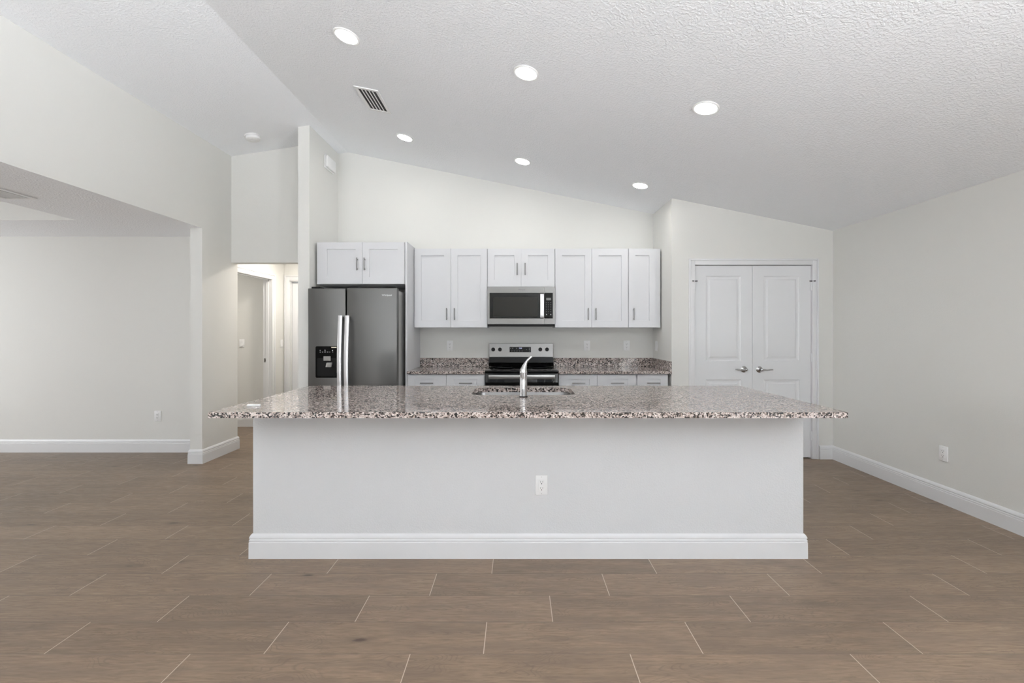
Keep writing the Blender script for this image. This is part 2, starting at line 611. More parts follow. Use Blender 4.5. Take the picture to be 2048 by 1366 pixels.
# rear wall behind the camera: a glazed opening at each end, solid between
wb = MB()
for x0, x1, z0, z1 in ((-3.285, -3.05, 0, None), (-1.45, 1.55, 0, None), (3.15, XR, 0, None), (-3.05, -1.45, 2.35, None), (1.55, 3.15, 2.35, None)):
    wb.prism([(x0, z0), (x1, z0), (x1, cz(x1))] + ([(RX, RZ)] if x0 < RX < x1 else []) + [(x0, cz(x0))], 'y', -4.0, -3.86)
struct('wall_rear', wb, M['wall'])
sl = MB()
for x0, x1 in ((-3.05, -1.45), (1.55, 3.15)):
    sl.box(x0, x1, -3.93, -3.88, 0, 0.05).box(x0, x1, -3.93, -3.88, 2.29, 2.35)
    for x in (x0, (x0 + x1) / 2 - 0.03, x1 - 0.06):
        sl.box(x, x + 0.06, -3.93, -3.88, 0.05, 2.29)
struct('window_2', sl, M['trim'])
# left wall: tall opening into the next room, then the pier by the hall
OY0, OY1, OZ = 1.2, 4.473, 2.367
XLo = -3.285
wl = MB()
zl = cz(XL)
wl.box(XLo, XL, -4.0, -3.2, 0, zl).box(XLo, XL, -0.8, OY0, 0, zl).box(XLo, XL, -3.2, -0.8, 0, 0.75).box(XLo, XL, -3.2, -0.8, 2.25, zl).box(XLo, XL - 0.002, OY0, OY1, OZ + 0.053, zl).box(XL - 0.002, XL, OY0, OY1, OZ, zl).box(XLo, XL, OY1, 5.04, 0, zl)
struct('wall_left', wl, M['wall'])
w4 = MB()
for y0, y1, z0, z1 in ((-3.2, -0.8, 0.75, 0.8), (-3.2, -0.8, 2.2, 2.25), (-3.2, -3.15, 0.8, 2.2), (-2.03, -1.97, 0.8, 2.2), (-0.85, -0.8, 0.8, 2.2)):
    w4.box(XLo + 0.02, XLo + 0.06, y0, y1, z0, z1)
struct('added_window_4', w4, M['trim'])  # unseen window added to let light onto the right and pantry walls
# next room on the left
struct('wall_left_room_back', MB().box(-7.5, XLo, 4.895, 5.04, 0, 2.8), M['wall'])
lw = MB()
for y0, y1, z0, z1 in ((-0.6, 1.3, 0, 2.8), (3.9, 5.04, 0, 2.8), (1.3, 3.9, 0, 0.55), (1.3, 3.9, 2.15, 2.8)):
    lw.box(-7.62, -7.5, y0, y1, z0, z1)
struct('wall_left_room_side', lw, M['wall'])
struct('window_3', MB().box(-7.58, -7.54, 1.3, 3.9, 0.55, 0.6).box(-7.58, -7.54, 1.3, 3.9, 2.1, 2.15).box(-7.58, -7.54, 1.3, 1.35, 0.55, 2.15)
       .box(-7.58, -7.54, 2.57, 2.63, 0.55, 2.15).box(-7.58, -7.54, 3.85, 3.9, 0.55, 2.15), M['trim'])
struct('wall_left_room_front', MB().box(-7.5, XLo, -0.6, -0.48, 0, 2.8), M['wall'])
# its ceiling: flat border round a raised tray
LC, TX0, TX1, TY0, TY1, TZ = 2.370, -6.65, -4.13, 0.3, 4.17, 2.72
lc = MB()
lc.box(-7.5, XLo, TY1, 4.895, LC, LC + 0.05).box(-7.5, XLo, -0.48, TY0, LC, LC + 0.05)
lc.box(-7.5, TX0, TY0, TY1, LC, LC + 0.05).box(TX1, XLo, TY0, TY1, LC, LC + 0.05)
lc.box(XLo, XL - 0.002, OY0, OY1, LC, LC + 0.05)
struct('ceiling_left_room', lc, M['ceiling'])
tr = MB().box(TX0 - 0.03, TX1 + 0.03, TY1, TY1 + 0.03, LC + 0.05, TZ).box(TX0 - 0.03, TX1 + 0.03, TY0 - 0.03, TY0, LC + 0.05, TZ)
tr.box(TX0 - 0.03, TX0, TY0, TY1, LC + 0.05, TZ).box(TX1, TX1 + 0.03, TY0, TY1, LC + 0.05, TZ)
tr.box(TX0, TX1, TY1 - 0.001, TY1, LC, LC + 0.05)
struct('trim_1', tr, M['wall'])
struct('ceiling_tray', MB().box(TX0 - 0.03, TX1 + 0.03, TY0 - 0.03, TY1 + 0.03, TZ, TZ + 0.05), M['ceiling'])
# hall behind the header, bedroom doorway on its left, closet door at its end
HX, HXo = -3.36, -3.475
HD0, HD1, HDZ = 5.22, 6.095, 2.04
hw = MB()
hw.box(HXo, HX, 5.04, HD0, 0, 2.44).box(HXo, HX, HD1, 6.42, 0, 2.44).box(HXo, HX, HD0, HD1, HDZ, 2.44)
struct('wall_hall_left', hw, M['wall'])
ED0, ED1, EDZ = -3.28, -2.47, 2.06
he = MB().box(HXo, ED0, 6.42, 6.53, 0, 2.44).box(ED0, ED1, 6.42, 6.53, EDZ, 2.44).box(ED1, -2.115, 6.42, 6.53, 0, 2.44)
struct('wall_hall_end', he, M['wall'])
struct('wall_hall_right', MB().box(-2.232, -2.115, YB + 0.12, 6.42, 0, 2.44), M['wall'])
struct('ceiling_hall', MB().box(HXo, -2.232, 5.04, 6.53, 2.44, 2.5), M['ceiling'])
struct('wall_bedroom_back', MB().box(-6.5, HXo, 6.215, 6.33, 0, 2.44), M['wall'])
struct('wall_bedroom_side', MB().box(-6.62, -6.5, 5.04, 6.33, 0, 2.44), M['wall'])
struct('ceiling_bedroom', MB().box(-6.5, HXo, 5.04, 6.33, 2.44, 2.5), M['ceiling'])

# skirting boards
BASE = [(0, 0), (0.016, 0), (0.0155, 0.094), (0.0125, 0.0975), (0.0145, 0.1005), (0.0140, 0.108), (0.0105, 0.1125), (0.0105, 0.115),
        (0.0140, 0.118), (0.0125, 0.126), (0.0080, 0.135), (0.0030, 0.141), (0, 0.141)]


def skirting(name, path, parent=None):
    return MB().sweep(path, BASE).build(name, M['trim'], parent, smooth=25, **({} if parent else {"kind": "structure"}))


skirting('baseboard_right', [(XR, -3.86), (XR, YP), (3.146, YP)])
skirting('baseboard_left', [(XLo, 4.893), (XLo, OY1), (XL, OY1), (XL, 5.04), (HX, 5.04)][::-1])
skirting('baseboard_left_room', [(XLo, 4.895), (-7.5, 4.895)])
skirting('baseboard_bedroom', [(HXo, 6.215), (-6.5, 6.215)])
skirting('baseboard_hall', [(HX, 6.42), (HX, HD1 + 0.07)])
skirting('baseboard_column', [(-2.115, 4.536), (-2.232, 4.536), (-2.232, 6.42)][::-1])
skirting('baseboard_pantry', [(1.789, YP), (1.61, YP)])


# door casings
def casing(name, x0, x1, y, ztop, w=0.062, t=0.016, z0=0.0):
    """Casing round an opening x0..x1 in a wall facing -Y at y: flat board with a raised outer band."""
    b = MB()
    zt = ztop + w
    for xa, xb in ((x0 - w, x0 - w + 0.018), (x1 + w - 0.018, x1 + w)):
        b.box(xa, xb, y - t, y, z0, zt, 0.004)
    for xa, xb in ((x0 - w + 0.018, x0), (x1, x1 + w - 0.018)):
        b.box(xa, xb, y - t * 0.65, y, z0, zt - 0.018, 0.002)
    b.box(x0, x1, y - t * 0.65, y, ztop, zt - 0.018, 0.002)
    b.box(x0 - w + 0.018, x1 + w - 0.018, y - t, y, zt - 0.018, zt, 0.004)
    return struct(name, b, M['trim'], smooth=30)


casing('trim_2', DX0 + 0.006, DX1 - 0.006, YP, DZ - 0.008, 0.065)
# pantry jambs
struct('trim_3', MB().box(DX0, DX0 + 0.006, YP - 0.002, YP + 0.115, 0, DZ).box(DX1 - 0.006, DX1, YP - 0.002, YP + 0.115, 0, DZ)
       .box(DX0, DX1, YP - 0.002, YP + 0.115, DZ - 0.008, DZ), M['trim'])
# bedroom doorway: casing, jambs with stop
bx = MB()
w = 0.075
q = 0.022
bx.box(HX, HX + 0.018, HD1 + w - q, HD1 + w, 0, HDZ + w, 0.003).box(HX, HX + 0.018, HD0 - w, HD0 - w + q, 0, HDZ + w, 0.003)
bx.box(HX, HX + 0.018, HD0 - w + q, HD1 + w - q, HDZ + w - q, HDZ + w, 0.003)
bx.box(HX, HX + 0.011, HD1, HD1 + w - q, 0, HDZ + w - q, 0.002).box(HX, HX + 0.011, HD0 - w + q, HD0, 0, HDZ + w - q, 0.002)
bx.box(HX, HX + 0.011, HD0, HD1, HDZ, HDZ + w - q, 0.002)
bx.box(HXo, HX, HD1 - 0.002, HD1 + 0.001, 0, HDZ - 0.002).box(HXo, HX, HD0, HD1 + 0.001, HDZ - 0.002, HDZ + 0.001)
bx.box(HXo + 0.04, HXo + 0.075, HD1 - 0.012, HD1 - 0.002, 0, HDZ - 0.002)
bx.box(HXo + 0.04, HXo + 0.075, HD0, HD1, HDZ - 0.012, HDZ - 0.002)
t4 = struct('trim_4', bx, M['trim'], smooth=30)
MB().box(HXo + 0.012, HXo + 0.036, HD1 - 0.0035, HD1 - 0.002, 0.905, 0.96, 0.0006).build('strike_plate', M['nickel'], t4)
MB().box(HXo + 0.024, HXo + 0.033, HD1 - 0.004, HD1 - 0.003, 0.92, 0.945).build('strike_hole', M['dark'], t4)
casing('trim_5', ED0 + 0.002, ED1 - 0.002, 6.42, EDZ - 0.002, 0.075)
struct('trim_6', MB().box(ED0, ED0 + 0.012, 6.421, 6.53, 0, EDZ).box(ED1 - 0.012, ED1, 6.421, 6.53, 0, EDZ).box(ED0, ED1, 6.421, 6.53, EDZ - 0.012, EDZ), M['trim'])

# doors
RAISED = [(0.004, 0.005), (0.016, 0.009), (0.030, 0.009), (0.046, 0.0025)]


def interior_door(name, x0, x1, y, z0, z1, t=0.035):
    w_, h_ = x1 - x0, z1 - z0
    s = 0.118 * w_ / 0.61 if w_ < 0.7 else 0.12
    pans = [(x0 + s, x1 - s, z0 + 0.502 * h_, z1 - 0.108)]
    pans.append((x0 + s, x1 - s, z0 + 0.20, z0 + 0.405 * h_))
    return struct(name, MB().panelled(x0, x1, y, t, z0, z1, pans, RAISED), M['door'])


PY = YP + 0.012
XM = 2.4565
d1 = interior_door('door_1', DX0 + 0.010, XM - 0.0015, PY, 0.014, 2.0145)
d2 = interior_door('door_2', XM + 0.0015, DX1 - 0.010, PY, 0.014, 2.0145)
d3 = interior_door('door_3', ED0 + 0.015, ED1 - 0.015, 6.47, 0.012, EDZ - 0.018)
struct('pantry_shade_sheet', MB().box(DX0 + 0.01, DX1 - 0.01, YP + 0.09, YP + 0.10, 0.0, DZ), M['darkgap'])  # dark sheet added behind the doors, painting shade into their gaps


def lever(door, x, z, y, sgn):
    b = MB().lathe([(0.0, 0.0), (0.033, 0.0), (0.034, -0.003), (0.030, -0.009), (0.018, -0.013), (0.0125, -0.016), (0.0115, -0.045), (0.014, -0.050), (0.013, -0.062), (0.006, -0.067), (0.0, -0.067)], (x, y, z), 'y', 28)
    b.tube([(x, y - 0.055, z), (x + sgn * 0.025, y - 0.058, z + 0.001), (x + sgn * 0.055, y - 0.055, z - 0.002), (x + sgn * 0.085, y - 0.052, z + 0.001), (x + sgn * 0.112, y - 0.050, z + 0.003)],
           [0.010, 0.0085, 0.0075, 0.0085, 0.007], 14)
    return b.build('lever_handle', M['chrome'], door, smooth=40, label="chrome lever handle on a round rosette")


lever(d1, 2.368, 0.932, PY, -1)
lever(d2, 2.530, 0.930, PY, 1)
for d, xh, sg in ((d1, DX0 + 0.008, -1), (d2, DX1 - 0.008, 1)):
    for zc in (1.80, 1.055, 0.24):
        MB().lathe([(0, -0.045), (0.007, -0.045), (0.007, 0.045), (0, 0.045)], (xh, PY - 0.008, zc), 'z', 12).box(min(xh, xh - sg * 0.016), max(xh, xh - sg * 0.016), PY - 0.0025, PY, zc - 0.045, zc + 0.045)\
            .build('hinge', M['door'], d, smooth=40)
    MB().tube([(xh + sg * 0.030, PY - 0.028, 1.852), (xh, PY - 0.012, 1.852), (xh - sg * 0.024, PY - 0.020, 1.852)], [0.006, 0.005, 0.006], 10)\
        .tube([(xh, PY - 0.012, 1.845), (xh, PY - 0.012, 1.858)], 0.009, 10).build('hinge_pin_stop', M['bronze'], d, smooth=40, label="dark hinge-pin door stop")

# ------------------------------------------------------------------ cabinets
SHAKER = [(0.0012, 0.011)]


def bar_pull(parent, x, z, y, length, horiz=False):
    """Bar pull standing off the front plane y by 28 mm."""
    r, off = 0.0055, 0.030
    h = length / 2
    b = MB()
    if horiz:
        b.tube([(x - h, y - off, z), (x + h, y - off, z)], r, 14)
        for q in (-1, 1):
            b.tube([(x + q * h * 0.74, y, z), (x + q * h * 0.74, y - off, z)], r * 0.85, 10)
    else:
        b.tube([(x, y - off, z - h), (x, y - off, z + h)], r, 14)
        for q in (-1, 1):
            b.tube([(x, y, z + q * h * 0.74), (x, y - off, z + q * h * 0.74)], r * 0.85, 10)
    return b.build('handle', M['nickel'], parent, smooth=40)


def shaker_door(root, x0, x1, z0, z1, y, stile, rail, name='door', t=0.019):
    pan = [(x0 + stile, x1 - stile, z0 + rail, z1 - rail)]
    return MB().panelled(x0, x1, y, t, z0, z1, pan, SHAKER).build(name, M['cab'], root)


def carcass(x0, x1, y0, y1, z0, z1):
    """Closed box with its face frame flush at y0."""
    return MB().box(x0, x1, y0, y1, z0, z1, 0.001, 1)


def upper(name, label, x0, x1, z0, z1, doors, pulls, yd=4.93, depth=0.335, stile=0.074, box_x=None, group='wall cabinets over the back counter'):
    bx0, bx1 = box_x or (x0, x1)
    r = thing(name, label, 'cabinet', ((bx0 + bx1) / 2, YB - 0.17, z0), group)
    carcass(bx0, bx1, yd + 0.0195, YB - 0.001, z0, z1).build('carcass', M['cab'], r)
    for (a, b), (px, pz) in zip(doors, pulls):
        d = shaker_door(r, a, b, z0 + 0.002, z1 - 0.002, yd, stile, stile)
        bar_pull(d, px, pz, yd, 0.132)
    return r


UZ0, UZ1 = 1.371, 2.247
upper('wall_cabinet', 'white two-door shaker wall cabinet between the tall fridge panel and the microwave', -1.1355, -0.3285, UZ0, UZ1,
      [(-1.1345, -0.7345), (-0.7315, -0.3305)], [(-0.777, 1.519), (-0.690, 1.519)], box_x=(-1.1445, -0.3285))
upper('wall_cabinet', 'short white two-door shaker wall cabinet directly above the microwave', -0.3265, 0.4195, 1.823, UZ1,
      [(-0.3245, 0.0445), (0.0475, 0.4175)], [(0.002, 2.015), (0.090, 2.015)])
upper('wall_cabinet', 'white two-door shaker wall cabinet immediately beside the microwave, away from the fridge', 0.4215, 1.2335, UZ0, UZ1,
      [(0.4235, 0.8275), (0.8305, 1.2315)], [(0.787, 1.519), (0.872, 1.519)])
upper('wall_cabinet', 'narrow single-door white shaker wall cabinet at the pantry end of the row', 1.2345, 1.594, UZ0, UZ1,
      [(1.2375, 1.540)], [(1.290, 1.519)])
upper('fridge_cabinet', 'deep white two-door shaker cabinet hung above the refrigerator', -2.093, -1.165, 1.822, 2.258,
      [(-2.050, -1.6125), (-1.6095, -1.1745)], [(-1.660, 2.026), (-1.583, 2.026)], yd=4.635, stile=0.070, group=None)
tag(MB().box(-1.164, -1.1455, 4.640, YB - 0.001, 0.001, 2.264, 0.001, 1).build('fridge_end_panel', M['cab']),
    'tall white side panel standing between the refrigerator and the kitchen counter', 'panel')

CF, CT, CTH = 4.620, 0.914, 0.030       # kitchen worktop front, top, thickness
BD = 4.645


def base_cabinet(label, x0, x1, cols, group='base cabinets under the back counter', end=None):
    r = thing('base_cabinet', label, 'cabinet', ((x0 + x1) / 2, YB - 0.3, 0.0), group)
    b = MB().box(x0, x1, BD + 0.0195, YB - 0.001, 0.10, CT - CTH - 0.0005, 0.001, 1).box(x0, x1, BD + 0.09, YB - 0.001, 0.0, 0.10)
    b.build('carcass', M['cab'], r)
    for a, c in cols:
        d = MB().panelled(a, c, BD, 0.019, 0.722, 0.873, [(a + 0.078, c - 0.078, 0.722 + 0.044, 0.873 - 0.044)], SHAKER).build('drawer', M['cab'], r)
        bar_pull(d, (a + c) / 2 + 0.004, 0.791, BD, 0.136, True)
        dd = shaker_door(r, a, c, 0.105, 0.718, BD, 0.074, 0.074)
        bar_pull(dd, c - 0.045, 0.62, BD, 0.132)
    return r


base_cabinet('white two-drawer base cabinet between the refrigerator panel and the range', -1.1445, -0.336, [(-1.142, -0.741), (-0.737, -0.339)])
base_cabinet('white two-drawer base cabinet immediately beside the range, toward the pantry', 0.436, 1.2475, [(0.438, 0.8345), (0.8385, 1.2385)])
base_cabinet('narrow white one-drawer base cabinet at the pantry end of the counter', 1.2485, 1.575, [(1.256, 1.5745)])

# ------------------------------------------------------------------ kitchen worktops
r = thing('countertop', 'short speckled granite countertop between the fridge panel and the range', 'countertop', (-0.74, 4.94, CT - CTH), 'granite countertops on the back wall')
MB().box(-1.1445, -0.3345, CF, YB - 0.001, CT - CTH, CT, 0.003).build('slab', M['granite'], r)
MB().box(-1.1445, -0.3345, YB - 0.021, YB - 0.001, CT + 0.0003, 1.016, 0.002).build('backsplash', M['granite'], r)
r = thing('countertop', 'long speckled granite countertop from the range to the pantry side wall', 'countertop', (1.02, 4.94, CT - CTH), 'granite countertops on the back wall')
MB().box(0.4335, 1.609, CF, YB - 0.001, CT - CTH, CT, 0.003).build('slab', M['granite'], r)
MB().box(0.4335, 1.588, YB - 0.021, YB - 0.001, CT + 0.0003, 1.016, 0.002).build('backsplash', M['granite'], r)
MB().box(1.5885, 1.609, CF + 0.005, YB - 0.001, CT + 0.0003, 1.016, 0.002).build('side_splash', M['granite'], r)

# ------------------------------------------------------------------ island
IX0, IX1, IY0, IY1 = -1.551, 1.682, 2.612, 3.355
r = thing('kitchen_island', 'large white drywall kitchen island with moulded baseboard', 'island', (0.065, 2.98, 0.0))
MB().box(IX0, IX1, IY0, IY0 + 0.12, 0.0, CT - CTH - 0.0005, 0.004).box(IX0, IX0 + 0.1, IY0 + 0.12, IY1 - 0.03, 0.0, CT - CTH - 0.0005)\
    .box(IX1 - 0.1, IX1, IY0 + 0.12, IY1 - 0.03, 0.0, CT - CTH - 0.0005).build('body', M['island'], r)
skirting('baseboard', [(IX1, IY1 - 0.03), (IX1, IY0), (IX0, IY0), (IX0, IY1 - 0.03)][::-1][::-1], r)
MB().box(IX0 + 0.1, IX1 - 0.1, IY1 - 0.05, IY1 - 0.032, 0.1, CT - CTH - 0.0005).box(IX0 + 0.1, IX1 - 0.1, IY1 - 0.12, IY1 - 0.10, 0.0, 0.1).build('cabinet_back', M['cab'], r)
for k in range(6):
    a = IX0 + 0.105 + k * (IX1 - IX0 - 0.21) / 6
    c = a + (IX1 - IX0 - 0.21) / 6 - 0.004
    d = MB().panelled(-c, -a, -(IY1 - 0.011), 0.019, 0.105, 0.873, [(-c + 0.07, -a - 0.07, 0.175, 0.803)], SHAKER)
    bmesh.ops.rotate(d.bm, verts=d.bm.verts[:], cent=(0, 0, 0), matrix=Matrix.Rotation(math.pi, 3, 'Z'))
    d.build('door', M['cab'], r)


def rounded_rect(x0, x1, y0, y1, rad, n=8):
    pts = []
    for cx, cy, a0 in ((x1 - rad, y1 - rad, 0), (x0 + rad, y1 - rad, 90), (x0 + rad, y0 + rad, 180), (x1 - rad, y0 + rad, 270)):
        for k in range(n + 1):
            a = math.radians(a0 + 90 * k / n)
            pts.append((cx + rad * math.cos(a), cy + rad * math.sin(a)))
    return pts


def slab_with_hole(outer, inner, z0, z1):
    """Slab with an undermount cut-out, its top and bottom faces filled between the two loops."""
    b = bmesh.new()
    loops = {}
    for nm, pts in (('o', outer), ('i', inner)):
        for z in (z0, z1):
            loops[nm, z] = [b.verts.new((p[0], p[1], z)) for p in pts]
    for z in (z0, z1):
        es = []
        for nm in 'oi':
            L = loops[nm, z]
            es += [b.edges.new((L[k], L[(k + 1) % len(L)])) for k in range(len(L))]
        bmesh.ops.triangle_fill(b, use_beauty=True, use_dissolve=False, edges=es)
    for nm in 'oi':
        A, B = loops[nm, z0], loops[nm, z1]
        for k in range(len(A)):
            b.faces.new((A[k], A[(k + 1) % len(A)], B[(k + 1) % len(A)], B[k]))
    bmesh.ops.recalc_face_normals(b, faces=b.faces[:])
    m = MB()
    m._merge(b)
    return m


SX0, SX1, SY0, SY1 = -0.300, 0.385, 2.895, 3.262
top = slab_with_hole([(-1.580, 2.276), (1.693, 2.276), (1.693, 3.388), (-1.580, 3.388)], rounded_rect(SX0, SX1, SY0, SY1, 0.07), CT - CTH, CT)
tag(top.build('island_countertop', M['granite']), 'long polished speckled granite slab on top of the white island', 'countertop')

# sink: rim, bowl with rounded corners, drain
r = thing('sink', 'stainless undermount sink set in the island granite', 'sink', (0.04, 3.08, CT - CTH - 0.2))


def bowl():
    b = bmesh.new()
    zt = CT - CTH - 0.0008
    spec = [(-0.018, zt, 0.08), (0.0, zt, 0.07), (0.004, zt - 0.01, 0.068), (0.012, zt - 0.15, 0.062), (0.035, zt - 0.18, 0.05), (0.16, zt - 0.187, 0.02)]
    rings = []
    for ins, z, rad in spec:
        rings.append([b.verts.new((p[0], p[1], z)) for p in rounded_rect(SX0 + ins, SX1 - ins, SY0 + ins, SY1 - ins, rad)])
    for A, B in zip(rings, rings[1:]):
        for k in range(len(A)):
            b.faces.new((A[k], A[(k + 1) % len(A)], B[(k + 1) % len(A)], B[k]))
    b.faces.new(rings[-1])
    bmesh.ops.recalc_face_normals(b, faces=b.faces[:])
    for f in b.faces:
        f.normal_flip()
    m = MB()
    m._merge(b)
    return m


bo = bowl().build('bowl', M['sinksteel'], r, smooth=50)
MB().lathe([(0.045, 0.0), (0.045, 0.004), (0.030, 0.004), (0.026, 0.001), (0, 0.001)], (0.04, 3.08, CT - CTH - 0.187), 'z', 24).build('drain', M['chrome'], r, smooth=30)

# faucet: seen from behind, lever on top curving up, spout over the sink
r = thing('faucet', 'chrome single-lever kitchen faucet standing at the island sink', 'faucet', (0.041, 2.812, CT))
fx, fy = 0.041, 2.812
MB().lathe([(0, 0), (0.027, 0.0), (0.027, 0.004), (0.024, 0.006), (0, 0.006)], (fx, fy, CT + 0.0002), 'z', 32).build('base_ring', M['blackmatte'], r, smooth=30, label="dark base ring")
MB().lathe([(0.0235, 0.006), (0.0235, 0.010), (0.0228, 0.10), (0.0222, 0.146), (0.0232, 0.150), (0.0232, 0.157), (0, 0.157)], (fx, fy, CT), 'z', 36).build('body', M['chrome'], r, smooth=30)
MB().tube([(fx, fy + 0.012, CT + 0.105), (fx, fy + 0.05, CT + 0.128), (fx, fy + 0.10, CT + 0.145), (fx, fy + 0.15, CT + 0.145), (fx, fy + 0.19, CT + 0.125), (fx, fy + 0.205, CT + 0.10)],
          [0.017, 0.017, 0.016, 0.016, 0.017, 0.018], 20).build('spout', M['chrome'], r, smooth=40)
MB().tube([(fx - 0.001, fy, CT + 0.157), (fx - 0.001, fy, CT + 0.164), (fx + 0.002, fy + 0.002, CT + 0.178), (fx + 0.008, fy + 0.004, CT + 0.198), (fx + 0.015, fy + 0.005, CT + 0.214), (fx + 0.024, fy + 0.006, CT + 0.228),
           (fx + 0.036, fy + 0.007, CT + 0.241), (fx + 0.047, fy + 0.008, CT + 0.250), (fx + 0.053, fy + 0.008, CT + 0.254)],
          [0.0245, 0.0235, 0.0195, 0.0135, 0.0095, 0.0078, 0.0072, 0.0070, 0.0060], 24).build('lever', M['chrome'], r, smooth=50)

tag(MB().box(-1.490, -1.418, 2.452, 2.468, CT + 0.0002, CT + 0.011, 0.002).build('plastic_shim', M['plastic']),
    'small white strip lying loose on the hall end of the island granite', 'strip')

# ------------------------------------------------------------------ refrigerator
FX0, FX1, FYF, FZ = -2.090, -1.199, 4.445, 1.762
r = thing('refrigerator', 'dark stainless side-by-side refrigerator with ice dispenser', 'refrigerator', ((FX0 + FX1) / 2, 4.85, 0.0))
MB().box(FX0 + 0.008, FX1 - 0.008, FYF + 0.085, YB - 0.03, 0.03, 1.742, 0.004).build('cabinet', mat('fridge_side_grey', (0.50, 0.50, 0.49), 0.4, 0.2), r)
MB().box(FX0 + 0.02, FX1 - 0.02, FYF + 0.06, FYF + 0.12, 0.0, 0.06).build('toe_grille', M['blackmatte'], r)
XS = -1.7065
dl = MB().box(FX0, XS - 0.0065, FYF, FYF + 0.075, 0.065, FZ - 0.004, 0.007, 3).build('door', M['slate'], r, smooth=40, label="freezer door carrying the black ice and water dispenser")
dr = MB().box(XS + 0.0065, FX1, FYF, FYF + 0.075, 0.065, FZ, 0.007, 3).build('door', M['slate'], r, smooth=40)
MB().box(FX0 + 0.01, FX1 - 0.006, FYF + 0.0755, FYF + 0.0845, 0.07, 1.752).build('gasket', M['blackmatte'], r)
for d, xa in ((dl, FX0 + 0.03), (dr, FX1 - 0.11)):
    MB().box(xa, xa + 0.08, FYF + 0.012, FYF + 0.13, FZ - 0.004, FZ + 0.014, 0.004).build('hinge_cover', M['blackmatte'], r)
for d, sgn in ((dl, -1), (dr, 1)):
    xc = XS + sgn * 0.032 - (0.004 if sgn < 0 else 0.0)
    pts = []
    for k in range(17):
        u = k / 16
        z = 0.50 + u * 0.985
        bow = 0.052 + 0.034 * math.sin(math.pi * u)
        pts.append((xc, FYF - bow, z))
    h = MB().strip(pts, 0.040, 0.016, (1, 0, 0), 0.003)
    h.build('handle', M['silver'], d, smooth=40, label="bright bowed bar handle")
    for zp in (1.44, 0.51):
        MB().box(xc - 0.014, xc + 0.014, FYF - 0.052, FYF + 0.002, zp, zp + 0.035, 0.003).build('handle_post', M['nickel'], d)
# dispenser: black gloss frame, recess, button, paddle, icons, sticker
PX0, PX1, PZ0, PZ1 = -2.011, -1.790, 0.864, 1.180


def disp_frame():
    return slab_with_hole(rounded_rect(PX0, PX1, PZ0, PZ1, 0.014), rounded_rect(PX0 + 0.014, PX1 - 0.014, PZ0 + 0.018, PZ1 - 0.118, 0.012), -0.0015, 0.0035)


dm = disp_frame()
bmesh.ops.rotate(dm.bm, verts=dm.bm.verts[:], cent=(0, 0, 0), matrix=Matrix.Rotation(R90, 3, 'X'))
bmesh.ops.translate(dm.bm, verts=dm.bm.verts[:], vec=(0, FYF, 0))
dp = dm.build('dispenser', M['black'], dl, smooth=30, label="black glossy ice and water dispenser")
MB().box(PX0 + 0.012, PX1 - 0.012, FYF - 0.0012, FYF - 0.0003, PZ0 + 0.015, PZ1 - 0.115).build('dispenser_recess', M['blackmatte'], dl)
MB().box(-1.929, -1.859, FYF - 0.010, FYF - 0.0014, 1.035, 1.080, 0.002).build('dispenser_button', M['steel'], dl)
MB().prism([(-1.903, 0.972), (-1.846, 0.972), (-1.839, 1.018), (-1.894, 1.016)], 'y', FYF - 0.022, FYF - 0.0014, 0.002).build('dispenser_paddle', M['steel'], dl)
MB().box(-1.853, -1.801, FYF - 0.0043, FYF - 0.0036, 1.163, 1.173).build('sticker', M['sticker'], dl, label="cream sticker at the dispenser corner")
ic = MB()
for xx, zz, ww, hh in ((-1.965, 1.138, 0.005, 0.010), (-1.916, 1.139, 0.006, 0.012), (-1.841, 1.138, 0.008, 0.009), (-1.964, 1.121, 0.010, 0.004), (-1.940, 1.122, 0.012, 0.004), (-1.916, 1.122, 0.014, 0.004),
                       (-1.890, 1.122, 0.014, 0.004), (-1.868, 1.122, 0.009, 0.004), (-1.840, 1.122, 0.009, 0.003)):
    ic.box(xx - ww / 2, xx + ww / 2, FYF - 0.0042, FYF - 0.0036, zz - hh / 2, zz + hh / 2)
ic.build('dispenser_icons', M['icon'], dl)
lettering('logo', 'Whirlpool', 0.024, (-1.300, FYF - 0.0006, 1.690), (R90, 0, 0), M['logo_light'], dr)

# ------------------------------------------------------------------ microwave
MX0, MX1, MY, MZ0, MZ1 = -0.3265, 0.4185, 4.900, 1.384, 1.8215
r = thing('microwave', 'stainless over-the-range microwave with black glass door', 'microwave', ((MX0 + MX1) / 2, 5.08, MZ0))
MB().box(MX0 + 0.004, MX1 - 0.004, MY + 0.035, YB - 0.001, MZ0, MZ1 - 0.0005, 0.003).build('housing', M['blackmatte'], r)
MB().box(MX0 + 0.01, MX1 - 0.01, MY + 0.012, MY + 0.034, MZ0 - 0.0, MZ0 + 0.025, 0.003).build('bottom_vent', M['blackmatte'], r)
XD = 0.2985
md = MB().panelled(MX0, XD - 0.0012, MY, 0.034, 1.409, MZ1 - 0.001, [(-0.3025, XD - 0.004, 1.4695, 1.753)], [(0.001, 0.003)])
md = md.build('door', M['steel_dark'], r)
MB().box(-0.3015, XD - 0.005, MY + 0.0010, MY + 0.0029, 1.4705, 1.752).build('door_glass', M['blackglass'], md)
MB().box(-0.262, 0.226, MY + 0.0004, MY + 0.0009, 1.492, 1.706).build('door_window', M['window'], md)
mp = MB().panelled(XD + 0.0012, MX1, MY, 0.034, 1.409, MZ1 - 0.001, [(XD + 0.002, 0.3950, 1.4695, 1.753)], [(0.001, 0.003)]).build('control_panel', M['steel_dark'], r)
MB().box(XD + 0.003, 0.394, MY + 0.0010, MY + 0.0029, 1.4705, 1.752).build('keypad', M['black'], mp)
MB().box(0.322, 0.374, MY + 0.0002, MY + 0.0009, 1.671, 1.697).build('display', M['lcd'], mp)
kb = MB()
